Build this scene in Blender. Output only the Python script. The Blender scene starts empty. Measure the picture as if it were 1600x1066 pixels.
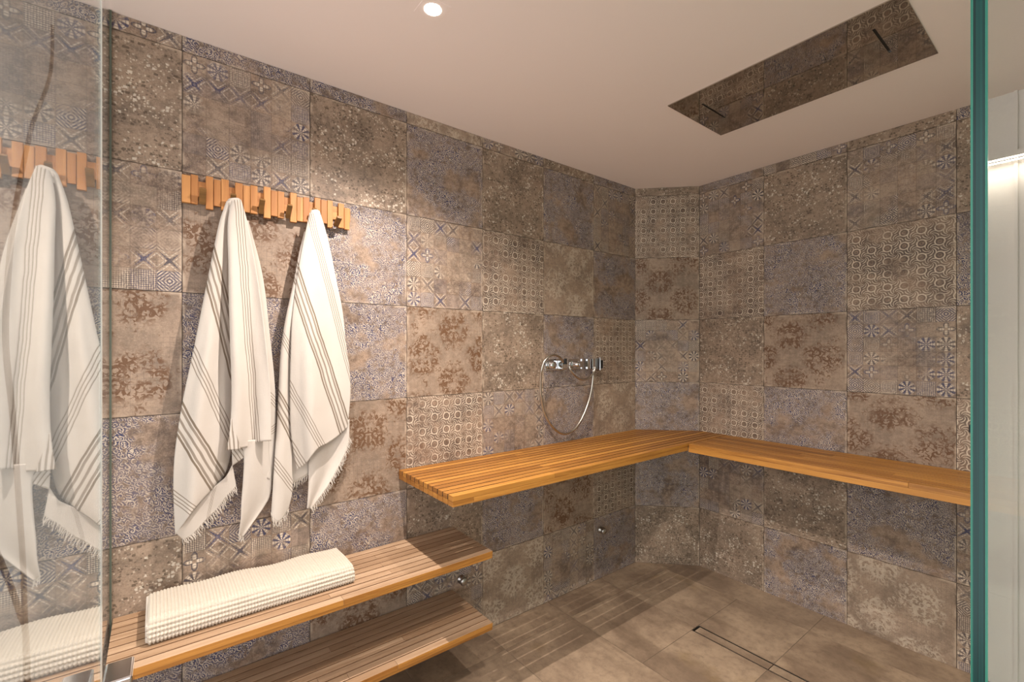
import bpy, math, random
from mathutils import Vector

# ------------------------------------------------------------------ camera, world, lights, exposure
SC = bpy.context.scene
COL = SC.collection
CAM_Z = 1.557                       # lens height above the floor
YAW = 0.9124
CX, CY = 2.1065, 0.0
FPX = 719.22                        # focal length in pixels of a 1600 px wide frame
HZ = 545.2                          # pixel row of the horizon
YB = 3.0835                         # plane of the right (back) wall
XB = 0.3185                         # where the corner chamfer meets it
YA = YB - XB
CEIL = 2.725
TILE = 0.449

cam_d = bpy.data.cameras.new('camera')
cam = bpy.data.objects.new('camera', cam_d); COL.objects.link(cam)
cam_d.sensor_width = 36.0
cam_d.lens = 36.0 * FPX / 1600
cam_d.shift_y = (HZ - 533.0) / 1600
cam_d.clip_start = 0.01
cam.location = (CX, CY, CAM_Z)
cam.rotation_euler = (math.pi / 2, 0, YAW)
SC.camera = cam

SC.view_settings.view_transform = 'Standard'
SC.view_settings.look = 'None'
SC.view_settings.gamma = 1.0
SC.view_settings.use_curve_mapping = False
SC.view_settings.exposure = 0.25

world = bpy.data.worlds.new('bathroom_ambient'); SC.world = world
world.use_nodes = True
bg = world.node_tree.nodes['Background']
bg.inputs['Color'].default_value = (1.0, 0.962, 0.985, 1)
bg.inputs['Strength'].default_value = 2.2


def spot(name, loc, watts, size=2.4, blend=1.0, radius=0.007, color=(1.0, 0.905, 0.845)):
    d = bpy.data.lights.new(name, 'SPOT')
    d.energy = watts; d.color = color
    d.spot_size = size; d.spot_blend = blend; d.shadow_soft_size = radius
    o = bpy.data.objects.new(name, d); COL.objects.link(o)
    o.location = loc
    return o


LAMP = (0.688, 0.753)
spot('downlight_beam', (LAMP[0], LAMP[1], CEIL - 0.03), 170)
spot('downlight_beam', (1.60, 0.75, CEIL - 0.03), 60)
spot('downlight_beam', (1.55, 1.50, CEIL - 0.03), 85)
led_d = bpy.data.lights.new('led_glow', 'AREA')
led_d.shape = 'RECTANGLE'; led_d.size = 0.9; led_d.size_y = 0.02; led_d.energy = 1.6
led_d.color = (1.0, 0.9, 0.78)
led_o = bpy.data.objects.new('led_glow', led_d); COL.objects.link(led_o)
led_o.location = (2.6, YB - 0.06, 2.40)


# ------------------------------------------------------------------ helpers: rays through the surveyed camera
FW = Vector((-math.sin(YAW), math.cos(YAW))); RT = Vector((math.cos(YAW), math.sin(YAW)))


def ray(u, v):
    d = FW + RT * ((u - 800) / FPX)
    return d.x, d.y, (HZ - v) / FPX


def on_x(u, v, x=0.0):              # where the sight line meets the plane at distance x from the left wall
    dx, dy, dz = ray(u, v); s = (x - CX) / dx
    return Vector((x, CY + s * dy, CAM_Z + s * dz))


# ------------------------------------------------------------------ helpers: mesh building
class MB:
    def __init__(self):
        self.v = []; self.f = []; self.m = []; self.uv = []; self.uv2 = []; self.sm = []

    def face(self, pts, uv=None, uv2=None, mat=0, smooth=False):
        b = len(self.v)
        self.v.extend([tuple(p) for p in pts])
        self.f.append(tuple(range(b, b + len(pts))))
        self.m.append(mat); self.sm.append(smooth)
        self.uv.extend(uv if uv else [(0, 0)] * len(pts))
        self.uv2.extend([uv2 if uv2 else (0, 0)] * len(pts))

    def grid(self, P, UV=None, mat=0, smooth=True, close_u=False, close_v=False, uv2=None):
        n, k = len(P), len(P[0]); b = len(self.v)
        for r in P:
            self.v.extend([tuple(p) for p in r])
        for i in range(n if close_u else n - 1):
            for j in range(k if close_v else k - 1):
                i2, j2 = (i + 1) % n, (j + 1) % k
                ids = ((i, j), (i2, j), (i2, j2), (i, j2))
                self.f.append(tuple(b + a * k + c for a, c in ids))
                self.m.append(mat); self.sm.append(smooth)
                if UV:
                    self.uv.extend([UV[a][c] for a, c in ids])
                else:
                    self.uv.extend([(a / n, c / k) for a, c in ids])
                self.uv2.extend([uv2 or (0, 0)] * 4)

    def box(self, lo, hi, uv2=None, mat=0, grain=1, bevel=0.0):
        """axis box; UV runs in metres with u along the grain axis"""
        (x0, y0, z0), (x1, y1, z1) = lo, hi
        P = [(x, y, z) for x in (x0, x1) for y in (y0, y1) for z in (z0, z1)]
        quads = [((0, 1, 3, 2), 0), ((4, 6, 7, 5), 0), ((0, 4, 5, 1), 1), ((2, 3, 7, 6), 1), ((0, 2, 6, 4), 2), ((1, 5, 7, 3), 2)]
        for q, ax in quads:
            others = [a for a in (0, 1, 2) if a != ax]
            if grain in others:
                ua = grain; va = [a for a in others if a != grain][0]
                uv = [(P[i][ua], P[i][va]) for i in q]
            else:                                    # end grain
                uv = [(P[i][others[0]] * 0.3, P[i][others[1]]) for i in q]
            self.face([P[i] for i in q], uv, uv2, mat)

    def prism(self, poly, z0, z1, uv2=None, mat=0, grain=1, edges=None):
        """vertical prism over an xy polygon (counter-clockwise)"""
        g = grain; o = 1 - grain
        top = [(p[0], p[1], z1) for p in poly]; bot = [(p[0], p[1], z0) for p in reversed(poly)]
        self.face(top, [(p[g], p[o]) for p in top], uv2, mat)
        self.face(bot, [(p[g], p[o]) for p in bot], uv2, mat)
        n = len(poly); em = edges or {}
        for i in range(n):
            a, b = poly[i], poly[(i + 1) % n]
            q = [(a[0], a[1], z0), (b[0], b[1], z0), (b[0], b[1], z1), (a[0], a[1], z1)]
            self.face(q, [(p[g], p[2]) for p in q], uv2, em.get(i, mat))

    def tube(self, pts, r, seg=10, mat=0, caps=True):
        pts = [Vector(p) for p in pts]; P = []
        rad = r if callable(r) else (lambda t: r)
        up = Vector((0, 0, 1)); n = len(pts)
        prev = None
        for i, p in enumerate(pts):
            t = (pts[min(i + 1, n - 1)] - pts[max(i - 1, 0)]).normalized()
            if prev is None:
                a = up if abs(t.z) < 0.9 else Vector((1, 0, 0))
                s = t.cross(a).normalized()
            else:
                s = (prev - t * prev.dot(t)).normalized()
            prev = s; w = t.cross(s)
            rr = rad(i / max(1, n - 1))
            P.append([p + (s * math.cos(2 * math.pi * k / seg) + w * math.sin(2 * math.pi * k / seg)) * rr for k in range(seg)])
        self.grid(P, mat=mat, close_v=True)
        if caps:
            self.face(list(reversed(P[0])), mat=mat); self.face(P[-1], mat=mat)

    def lathe(self, o, axis, prof, seg=24, mat=0):
        """prof: (distance along axis, radius)"""
        o = Vector(o); ax = Vector(axis).normalized()
        a = Vector((0, 0, 1)) if abs(ax.z) < 0.9 else Vector((1, 0, 0))
        s = ax.cross(a).normalized(); w = ax.cross(s)
        P = [[o + ax * d + (s * math.cos(2 * math.pi * k / seg) + w * math.sin(2 * math.pi * k / seg)) * max(r, 1e-5) for k in range(seg)] for d, r in prof]
        self.grid(P, mat=mat, close_v=True)

    def build(self, name, mats, parent=None, weld=False):
        me = bpy.data.meshes.new(name)
        me.from_pydata(self.v, [], self.f)
        l1 = me.uv_layers.new(name='UVMap'); l2 = me.uv_layers.new(name='seed')
        l1.data.foreach_set('uv', [c for p in self.uv for c in p])
        l2.data.foreach_set('uv', [c for p in self.uv2 for c in p])
        for m in (mats if isinstance(mats, (list, tuple)) else [mats]):
            me.materials.append(m)
        me.polygons.foreach_set('material_index', self.m)
        me.polygons.foreach_set('use_smooth', self.sm)
        me.update()
        o = bpy.data.objects.new(name, me); COL.objects.link(o)
        if weld:
            w = o.modifiers.new('weld', 'WELD'); w.merge_threshold = 1e-4
        if parent:
            o.parent = parent
            o.matrix_parent_inverse = parent.matrix_basis.inverted()
        return o


def bevel(o, w=0.002, seg=2):
    wd = o.modifiers.new('weld', 'WELD'); wd.merge_threshold = 1e-5
    b = o.modifiers.new('bevel', 'BEVEL'); b.width = w; b.segments = seg; b.limit_method = 'ANGLE'
    return o


def tag(o, label, cat, group=None):
    o['label'] = label; o['category'] = cat
    if group: o['group'] = group
    return o


def thing(name, label, cat, loc=(0, 0, 0), group=None):
    o = bpy.data.objects.new(name, None); COL.objects.link(o)
    o.location = loc; o.empty_display_size = 0.05
    return tag(o, label, cat, group)


def struct(o):
    o['kind'] = 'structure'
    return o


# ------------------------------------------------------------------ helpers: node expressions
def lin(r, g, b):
    f = lambda c: ((c / 255 + 0.055) / 1.055) ** 2.4 if c > 10.3 else c / 255 / 12.92
    return (f(r), f(g), f(b), 1)


class E:
    def __init__(s, g, sock): s.g = g; s.s = sock
    def _m(s, op, *a): return s.g.math(op, s, *a)
    def __add__(s, o): return s._m('ADD', o)
    __radd__ = __add__
    def __sub__(s, o): return s._m('SUBTRACT', o)
    def __rsub__(s, o): return s.g.math('SUBTRACT', o, s)
    def __mul__(s, o): return s._m('MULTIPLY', o)
    __rmul__ = __mul__
    def __truediv__(s, o): return s._m('DIVIDE', o)
    def __neg__(s): return s * -1.0
    def fract(s): return s._m('FRACT')
    def floor(s): return s._m('FLOOR')
    def abs(s): return s._m('ABSOLUTE')
    def sin(s): return s._m('SINE')
    def cos(s): return s._m('COSINE')
    def sqrt(s): return s._m('SQRT')
    def pow(s, e): return s._m('POWER', e)
    def gt(s, e): return s._m('GREATER_THAN', e)
    def lt(s, e): return s._m('LESS_THAN', e)
    def max(s, e): return s._m('MAXIMUM', e)
    def min(s, e): return s._m('MINIMUM', e)
    def mod(s, e): return s._m('FLOORED_MODULO', e)
    def step(s, a, b):
        """0 below a, 1 above b, smooth between (a may be above b)"""
        n = s.g.node('ShaderNodeMapRange', interpolation_type='SMOOTHSTEP')
        s.g.link(s, n.inputs[0])
        if a <= b:
            n.inputs[1].default_value = a; n.inputs[2].default_value = b
            n.inputs[3].default_value = 0; n.inputs[4].default_value = 1
        else:
            n.inputs[1].default_value = b; n.inputs[2].default_value = a
            n.inputs[3].default_value = 1; n.inputs[4].default_value = 0
        return E(s.g, n.outputs[0])


class G:
    def __init__(s, name):
        s.mat = bpy.data.materials.new(name); s.mat.use_nodes = True
        s.nt = s.mat.node_tree
        s.bsdf = s.nt.nodes['Principled BSDF']; s.out = s.nt.nodes['Material Output']

    def node(s, t, **kw):
        n = s.nt.nodes.new(t)
        for k, v in kw.items(): setattr(n, k, v)
        return n

    def link(s, a, sock):
        if isinstance(a, E): s.nt.links.new(a.s, sock)
        elif hasattr(a, 'is_linked'): s.nt.links.new(a, sock)
        else: sock.default_value = a

    def math(s, op, *a):
        n = s.node('ShaderNodeMath', operation=op)
        for i, x in enumerate(a): s.link(x, n.inputs[i])
        return E(s, n.outputs[0])

    def atan2(s, a, b): return s.math('ARCTAN2', a, b)

    def vec(s, x, y, z=0.0):
        n = s.node('ShaderNodeCombineXYZ')
        for i, c in enumerate((x, y, z)): s.link(c, n.inputs[i])
        return n.outputs[0]

    def uv(s, layer='UVMap'):
        n = s.node('ShaderNodeUVMap', uv_map=layer)
        x = s.node('ShaderNodeSeparateXYZ'); s.link(n.outputs[0], x.inputs[0])
        return E(s, x.outputs[0]), E(s, x.outputs[1])

    def obj(s):
        n = s.node('ShaderNodeTexCoord')
        x = s.node('ShaderNodeSeparateXYZ'); s.link(n.outputs['Object'], x.inputs[0])
        return tuple(E(s, o) for o in x.outputs)

    def noise(s, v, scale, detail=2.0, rough=0.5, dist=0.0):
        n = s.node('ShaderNodeTexNoise')
        s.link(v, n.inputs['Vector'])
        n.inputs['Scale'].default_value = scale; n.inputs['Detail'].default_value = detail
        n.inputs['Roughness'].default_value = rough; n.inputs['Distortion'].default_value = dist
        return E(s, n.outputs[0])

    def white(s, v, col=False):
        n = s.node('ShaderNodeTexWhiteNoise'); s.link(v, n.inputs['Vector'])
        return E(s, n.outputs[0])

    def voro(s, v, scale, rnd=1.0, metric='EUCLIDEAN'):
        n = s.node('ShaderNodeTexVoronoi', voronoi_dimensions='2D', distance=metric)
        s.link(v, n.inputs['Vector']); n.inputs['Scale'].default_value = scale
        n.inputs['Randomness'].default_value = rnd
        c = s.node('ShaderNodeSeparateColor'); s.link(n.outputs['Color'], c.inputs[0])
        p = s.node('ShaderNodeSeparateXYZ'); s.link(n.outputs['Position'], p.inputs[0])
        return E(s, n.outputs['Distance']), [E(s, o) for o in c.outputs], [E(s, o) for o in p.outputs]

    def mix(s, f, a, b):
        n = s.node('ShaderNodeMix', data_type='RGBA', clamp_factor=True)
        s.link(f, n.inputs['Factor'])
        s.link(a, n.inputs[6]); s.link(b, n.inputs[7])
        return n.outputs[2]

    def done(s, col, rough=0.5, bump=None, bstr=0.3, bdist=0.002, spec=0.5, **kw):
        s.link(col, s.bsdf.inputs['Base Color']); s.link(rough, s.bsdf.inputs['Roughness'])
        s.bsdf.inputs['Specular IOR Level'].default_value = spec
        for k, v in kw.items(): s.bsdf.inputs[k].default_value = v
        if bump is not None:
            b = s.node('ShaderNodeBump'); b.inputs['Strength'].default_value = bstr
            b.inputs['Distance'].default_value = bdist
            s.link(bump, b.inputs['Height']); s.link(b.outputs[0], s.bsdf.inputs['Normal'])
        return s.mat


def plain(name, col, rough=0.5, metallic=0.0, spec=0.5, nscale=40, namt=0.06):
    g = G(name)
    x, y, z = g.obj()
    n = g.noise(g.vec(x, y, z), nscale, 3)
    dark = tuple(c * (1 - namt * 2) for c in col[:3]) + (1,)
    g.bsdf.inputs['Metallic'].default_value = metallic
    return g.done(g.mix(n, dark, col), rough, spec=spec)


# ------------------------------------------------------------------ tile patterns
CREAM = lin(214, 198, 176); BLUE = lin(44, 50, 86); DARK = lin(58, 46, 38); BROWN = lin(92, 58, 28)


def tile_base(g, warm=0.5):
    u, v = g.uv(); su, sv = g.uv('seed')
    pu = u + su * 23.0; pv = v + sv * 19.0
    p = g.vec(pu, pv)
    n1 = g.noise(p, 2.4, 6, 0.66); n2 = g.noise(p, 16, 6, 0.72); n3 = g.noise(g.vec(pu + 7.0, pv), 80, 3, 0.65)
    col = g.mix(n1.step(0.32, 0.68), lin(92, 73, 60), lin(164, 138, 116))
    col = g.mix(n2.step(0.45, 0.68) * 0.55, col, lin(184, 160, 138))
    col = g.mix(n2.step(0.50, 0.34) * 0.50, col, lin(76, 62, 52))
    rust = g.noise(g.vec(pu, pv + 31.0), 3.2, 6, 0.7).step(0.53, 0.68)
    col = g.mix(rust * warm, col, lin(118, 78, 46))
    col = g.mix(n3.step(0.52, 0.70) * 0.5, col, lin(78, 64, 52))
    col = g.mix(n3.step(0.46, 0.34) * 0.35, col, lin(188, 168, 144))
    # tone differs a little from tile to tile
    tone = g.white(g.vec(su, sv))
    col = g.mix(tone * 0.30, col, lin(112, 98, 86))
    return u, v, su, sv, pu, pv, p, n1, n2, col


def tile_end(g, col, u, v, n2, extra=None):
    # worn, slightly lighter rim where the glaze wraps the tile edge
    e = (0.5 - (u - 0.5).abs()).min(0.5 - (v - 0.5).abs())
    rim = g.noise(g.vec(u * 5.0, v * 5.0, 7.0), 1.3, 3)
    col = g.mix(e.step(0.035, 0.006) * rim.step(0.48, 0.62) * 0.6, col, lin(188, 168, 146))
    col = g.mix(e.step(0.02, 0.0) * rim.step(0.5, 0.38) * 0.7, col, lin(84, 70, 58))
    h = n2 if extra is None else n2 + extra * 0.6
    return g.done(col, n2 * 0.25 + 0.42, bump=h, bstr=0.25, bdist=0.0015, spec=0.4)


def scroll(g, pu, pv, scale, rnd, k, arms=1.0, wob=0.06):
    """curled scrollwork: a spiral in every cell of a voronoi lattice"""
    w = g.noise(g.vec(pu, pv, 3.0), scale * 0.6, 1)
    d, c, pos = g.voro(g.vec(pu + (w - 0.5) * wob, pv + (w - 0.5) * -wob), scale, rnd)
    ang = g.atan2(pv - pos[1], pu - pos[0])
    hand = c[1].gt(0.5) * 2.0 - 1.0
    return (d * k + ang * arms * hand + c[0] * 6.28).sin(), d, c


def mat_blue():
    g = G('tile_blue_arabesque')
    u, v, su, sv, pu, pv, p, n1, n2, col = tile_base(g, 0.35)
    s, d, c = scroll(g, pu, pv, 27.0, 0.95, 14.0, 1.0, 0.06)
    wear = g.noise(g.vec(pu + 3.0, pv), 2.6, 4, 0.62)
    m = wear.step(0.38, 0.52) * n2.step(0.36, 0.52)
    strong = g.noise(g.vec(pu, pv + 9.0), 3.4, 3).step(0.42, 0.62)
    col = g.mix(m * 0.34, col, lin(112, 110, 118))
    col = g.mix(s.step(0.25, 0.65) * m * (strong * 0.3 + 0.40), col, CREAM)
    col = g.mix(s.step(-0.05, -0.55) * m * (strong * 0.5 + 0.48), col, BLUE)
    return tile_end(g, col, u, v, n2, s * m)


def mat_damask(name, ink, amt, gridamt=0.4):
    g = G(name)
    u, v, su, sv, pu, pv, p, n1, n2, col = tile_base(g, 0.15)
    col = g.mix(0.40, col, lin(156, 136, 116))
    fu = (u - (0.3 + su * 0.4)).abs()                          # mirror symmetry about an upright axis
    fx = fu + su * 9.0; fy = v + sv * 7.0
    s1, d, c = scroll(g, fx, fy, 11.0, 0.9, 8.0, 1.0, 0.08)
    s2, d2, c2 = scroll(g, fx + 2.0, fy, 19.0, 0.95, 8.0, 1.0, 0.06)
    # flower medallions on the axis and half-way between axes
    yy = (v * 1.6 + sv).fract() - 0.5; xx = fu * 1.6
    yb = (v * 1.6 + sv + 0.5).fract() - 0.5; xb = fu * 1.6 - 0.62
    r1 = (xx * xx + yy * yy).sqrt(); r2 = (xb * xb + yb * yb).sqrt()
    soft = g.noise(g.vec(fx, fy + 3.0), 7.0, 2) - 0.5
    med = (r1.min(r2) + soft * 0.5).step(0.42, 0.26)
    wear = g.noise(p, 6.0, 6, 0.75).step(0.36, 0.52)
    petals = (g.atan2(yy, xx) * 8.0 + r1 * 9.0).sin().step(0.2, 0.5) * r1.step(0.30, 0.24) * r1.gt(0.07)
    ink_m = (s1.step(0.38, 0.6) * med).max(s2.step(0.35, 0.6) * med.max(soft.step(0.05, 0.15) * 0.8)).max(petals * 0.8)
    gl = (u * 24.0).fract().lt(0.07).max((v * 24.0).fract().lt(0.07))
    gm = g.noise(g.vec(pu + 11.0, pv), 3.0, 3).step(0.42, 0.6)
    col = g.mix(gl * gm * gridamt, col, lin(80, 72, 70))
    col = g.mix(ink_m * wear * amt, col, ink)
    return tile_end(g, col, u, v, n2, ink_m * wear)


def mat_lattice():
    g = G('tile_circle_lattice')
    u, v, su, sv, pu, pv, p, n1, n2, col = tile_base(g, 0.3)
    n = 6.5
    U = u * n + su * 0.8; V = v * n + sv * 0.6
    def cell(a, b):
        x = a.fract() - 0.5; y = b.fract() - 0.5
        r = (x * x + y * y).sqrt()
        return x, y, r, g.atan2(y, x)
    xa, ya, ra, aa = cell(U, V)
    xb, yb, rb, ab = cell(U + 0.5, V + 0.5)
    wear = g.noise(g.vec(pu + 5.0, pv), 2.8, 5, 0.65)
    m = (wear.step(0.36, 0.54) * 0.8 + 0.2) * (n2.step(0.34, 0.50) * 0.5 + 0.5)
    whirl = ((aa * 4.0 + ra * 15.0).sin().abs().step(0.55, 0.35) * ra.step(0.48, 0.44)) * ra.step(0.08, 0.13)
    core = (aa * 4.0).sin().step(0.2, 0.6) * ra.step(0.16, 0.12)
    ring = (rb - 0.17).abs().step(0.04, 0.02).max(rb.step(0.06, 0.03))
    halo = (rb - 0.27).abs().step(0.045, 0.025)
    strong = g.noise(g.vec(pu, pv + 4.0), 2.2, 3).step(0.45, 0.65)
    ground = (1.0 - whirl) * (1.0 - halo) * rb.step(0.18, 0.32)
    col = g.mix(ground * (strong * 0.6 + 0.4) * m * 0.55, col, lin(72, 64, 62))
    col = g.mix((whirl.max(halo)) * m * 0.85, col, CREAM)
    col = g.mix(core * m * 0.5, col, lin(110, 84, 62))
    col = g.mix(ring * m * (strong * 0.5 + 0.25), col, lin(62, 54, 56))
    return tile_end(g, col, u, v, n2, whirl * m)


def mat_patch():
    g = G('tile_patchwork')
    u, v, su, sv, pu, pv, p, n1, n2, col = tile_base(g, 0.3)
    n = 6.0
    U = u * n; V = v * n
    iu = U.floor(); iv = V.floor(); x = U.fract() - 0.5; y = V.fract() - 0.5
    r = (x * x + y * y).sqrt(); a = g.atan2(y, x)
    k = g.white(g.vec(iu + su * 91.0, iv + sv * 57.0))
    k2 = g.white(g.vec(iu + su * 31.0, iv + sv * 77.0, 4.0))
    ax = x.abs(); ay = y.abs()
    sel = lambda lo, hi: k.gt(lo) * k.lt(hi)
    # motifs: (light ink, dark ink)
    star = (a * 8.0).cos(); star_l = star.step(0.0, 0.35) * r.step(0.48, 0.44); star_d = star.step(-0.1, -0.5) * r.step(0.5, 0.46)
    cr = (ax - ay).abs(); cross_d = (cr - (ax + ay) * -0.10 - 0.10).step(0.02, -0.02); cross_l = (cr - 0.17).abs().step(0.05, 0.02)
    di = ((ax + ay) * 38.0).sin(); di_l = di.step(0.1, 0.6); di_d = di.step(-0.2, -0.7)
    fl = r - 0.30 - (a * 4.0).cos() * 0.14; fl_d = fl.abs().step(0.06, 0.03); fl_l = fl.step(-0.08, -0.12) * r.gt(0.1)
    s8 = ((x + y) * 34.0).sin() * ((x - y) * 34.0).sin(); s8_l = s8.step(0.05, 0.4); s8_d = s8.step(-0.1, -0.5)
    L = star_l * sel(0.0, 0.27) + cross_l * sel(0.27, 0.47) + di_l * sel(0.47, 0.60) + fl_l * sel(0.60, 0.71) + s8_l * sel(0.71, 0.90)
    D = star_d * sel(0.0, 0.27) + cross_d * sel(0.27, 0.47) + di_d * sel(0.47, 0.60) + fl_d * sel(0.60, 0.71) + s8_d * sel(0.71, 0.90)
    fine = (r * 46.0 + (a * 4.0).cos() * 1.5).sin()
    L = L.max(fine.step(0.3, 0.8) * D * 0.8); D = D.max(fine.step(-0.3, -0.8) * L * 0.7)
    wear = g.noise(g.vec(pu + 2.0, pv), 2.4, 5, 0.62)
    edge = (u - 0.5).abs().max((v - 0.5).abs())
    m = ((wear + (edge - 0.35) * 0.45).step(0.38, 0.55) * 0.85 + 0.14) * (n2.step(0.34, 0.52) * 0.6 + 0.4)
    pale = k2.gt(0.62)
    col = g.mix(pale * 0.16, col, lin(186, 168, 146))
    col = g.mix(k2.lt(0.25) * 0.22, col, lin(108, 104, 108))
    col = g.mix(L * m * 0.8, col, CREAM)
    ink = g.mix(k2.gt(0.45), BLUE, lin(66, 60, 66))
    col = g.mix(D * m * 0.95, col, ink)
    line = ax.max(ay).step(0.478, 0.49)
    col = g.mix(line * 0.35, col, lin(86, 74, 66))
    return tile_end(g, col, u, v, n2, L * m)


def mat_speckle():
    g = G('tile_mosaic_chips')
    u, v, su, sv, pu, pv, p, n1, n2, col = tile_base(g, 0.25)
    col = g.mix(0.25, col, lin(140, 125, 106))
    w = g.noise(p, 30.0, 1)
    d, c, pos = g.voro(g.vec(pu + (w - 0.5) * 0.03, pv), 34.0, 0.75, 'CHEBYCHEV')
    cl = g.noise(g.vec(pu, pv + 5.0), 4.0, 3)
    cl2 = g.noise(g.vec(pu + 8.0, pv), 4.5, 3)
    chip = d.step(0.40, 0.30)
    white = chip * (c[0] + (cl - 0.5) * 1.1).step(0.93, 0.99)
    dark = chip * (c[1] + (cl2 - 0.5) * 1.1).step(0.80, 0.90)
    d2, c2, pos2 = g.voro(g.vec(pu + 3.3 + (w - 0.5) * 0.02, pv), 58.0, 0.9, 'CHEBYCHEV')
    small = d2.step(0.4, 0.3)
    col = g.mix(small * (c2[0] + (cl - 0.5)).step(0.84, 0.92) * 0.55, col, CREAM)
    col = g.mix(small * (c2[1] + (cl2 - 0.5)).step(0.82, 0.92) * 0.6, col, lin(72, 58, 46))
    col = g.mix(dark * 0.72, col, lin(76, 62, 46))
    col = g.mix(white * 0.72, col, lin(208, 196, 178))
    return tile_end(g, col, u, v, n2, white)


M_B = mat_blue()
M_D = mat_damask('tile_brown_damask', BROWN, 0.85)
M_F = mat_damask('tile_faded_damask', CREAM, 0.42, 0.3)
M_C = mat_lattice(); M_P = mat_patch(); M_S = mat_speckle()
M_GROUT = plain('grout', lin(74, 64, 56), 0.9)
TILES = [M_B, M_D, M_F, M_C, M_P, M_S, M_GROUT]
IDX = dict(B=0, D=1, F=2, C=3, P=4, S=5)

# ------------------------------------------------------------------ other materials


def mat_wood(name, c_lo, c_hi, c_dark, rough=0.42, streak=0.6):
    g = G(name)
    u, v = g.uv(); su, sv = g.uv('seed')
    p = g.vec(u * 3.0 + su * 40.0, v * 60.0 + sv * 30.0)
    n = g.noise(p, 1.0, 6, 0.6, 0.4); f = g.noise(g.vec(u * 10.0 + su * 11.0, v * 420.0), 1.0, 3, 0.6)
    col = g.mix(n.step(0.3, 0.72), c_lo, c_hi)
    col = g.mix(f.step(0.5, 0.8) * streak, col, c_dark)
    col = g.mix(sv.step(0.45, 1.0) * 0.7, col, c_lo)
    col = g.mix(su.step(0.6, 1.0) * 0.35, col, c_dark)
    col = g.mix(sv.step(0.35, 0.0) * 0.6, col, c_hi)
    knot = g.noise(g.vec(u * 9.0 + su * 7.0, v * 40.0, 2.0), 1.0, 2).step(0.70, 0.80)
    col = g.mix(knot * 0.6, col, c_dark)
    return g.done(col, f * 0.15 + rough, bump=f, bstr=0.12, bdist=0.001)


M_TEAK = mat_wood('oiled_teak', lin(138, 87, 32), lin(186, 130, 58), lin(94, 56, 18), 0.36)
M_SHELF = mat_wood('glare_pale_teak', lin(156, 124, 94), lin(192, 162, 132), lin(116, 86, 60), 0.28)  # glare on the shelf tops put into a paler teak
M_SHELF_GAPSHADE = mat_wood('shelf_gap_shade_side', lin(112, 78, 50), lin(136, 100, 68), lin(80, 54, 34), 0.6)  # softer tone on shelf slat sides, painting in the shade of their gaps
M_GAPSHADE = mat_wood('gap_shade_slat_side', lin(70, 42, 18), lin(96, 60, 28), lin(48, 28, 12), 0.6)  # dark slat sides stand in for shade inside the bench gaps
M_BAMBOO = mat_wood('bamboo', lin(172, 112, 56), lin(202, 144, 82), lin(136, 82, 32), 0.42, 0.6)
M_HOOKWOOD = mat_wood('dark_bamboo', lin(112, 78, 36), lin(140, 100, 52), lin(84, 56, 24), 0.5, 0.4)
M_CHROME = plain('chrome', (0.72, 0.72, 0.73, 1), 0.08, 1.0, nscale=8, namt=0.02)
M_STEEL = plain('brushed_steel', (0.5, 0.48, 0.45, 1), 0.3, 1.0, nscale=60)
M_BLACK = plain('black_plastic', lin(22, 22, 22), 0.4)
M_WHITE = plain('white_plaster', lin(232, 226, 218), 0.85, nscale=6, namt=0.015)
M_CEIL = plain('ceiling_plaster', lin(246, 232, 224), 0.9, nscale=3, namt=0.012)
M_OUT = plain('painted_plaster', lin(158, 156, 153), 0.8, nscale=5, namt=0.02)
M_TWIG = plain('bark', lin(40, 33, 28), 0.8)
M_HOSE = plain('hose_metal', (0.60, 0.56, 0.50, 1), 0.28, 1.0, nscale=200, namt=0.1)


def mat_emit(name, col, strength):
    g = G(name)
    g.bsdf.inputs['Emission Color'].default_value = col
    g.bsdf.inputs['Emission Strength'].default_value = strength
    return g.done(col, 0.5)


M_LAMP = mat_emit('lamp_lens', (1.0, 0.92, 0.8, 1), 25.0)
M_LED = mat_emit('led_strip', (1.0, 0.9, 0.78, 1), 6.0)


def mat_mirror():
    g = G('polished_steel')
    x, y, z = g.obj()
    n = g.noise(g.vec(x, y, z), 2.0, 2)
    g.bsdf.inputs['Metallic'].default_value = 1.0
    return g.done(g.mix(n, (0.47, 0.42, 0.37, 1), (0.52, 0.47, 0.41, 1)), 0.03)


M_MIRROR = mat_mirror()


def mat_glass(name, tint):
    """architectural glass: clear with a schlick mirror reflection on each face"""
    g = G(name)
    geo = g.node('ShaderNodeNewGeometry')
    dot = g.node('ShaderNodeVectorMath', operation='DOT_PRODUCT')
    g.link(geo.outputs['Normal'], dot.inputs[0]); g.link(geo.outputs['Incoming'], dot.inputs[1])
    c = E(g, dot.outputs['Value']).abs()
    R = (1.0 - c).max(0.0).pow(5.0) * 0.96 + 0.04
    t = g.node('ShaderNodeBsdfTransparent'); t.inputs[0].default_value = tint
    gl = g.node('ShaderNodeBsdfGlossy'); gl.inputs[0].default_value = (1, 1, 1, 1); gl.inputs['Roughness'].default_value = 0.0
    mx = g.node('ShaderNodeMixShader')
    g.link(R, mx.inputs[0]); g.link(t.outputs[0], mx.inputs[1]); g.link(gl.outputs[0], mx.inputs[2])
    g.link(mx.outputs[0], g.out.inputs['Surface'])
    return g.mat


M_GLASS = mat_glass('clear_glass', (0.93, 0.96, 0.95, 1))
M_GLASS_R = mat_glass('green_tinted_glass', (0.80, 0.88, 0.84, 1))


def mat_edge(name, deep, pale):
    g = G(name)
    x, y, z = g.obj()
    n = g.noise(g.vec(x * 1200.0, y * 1200.0, z * 1.2), 1.0, 2)
    return g.done(g.mix(n.step(0.3, 0.7), deep, pale), 0.2, spec=0.35)


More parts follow.
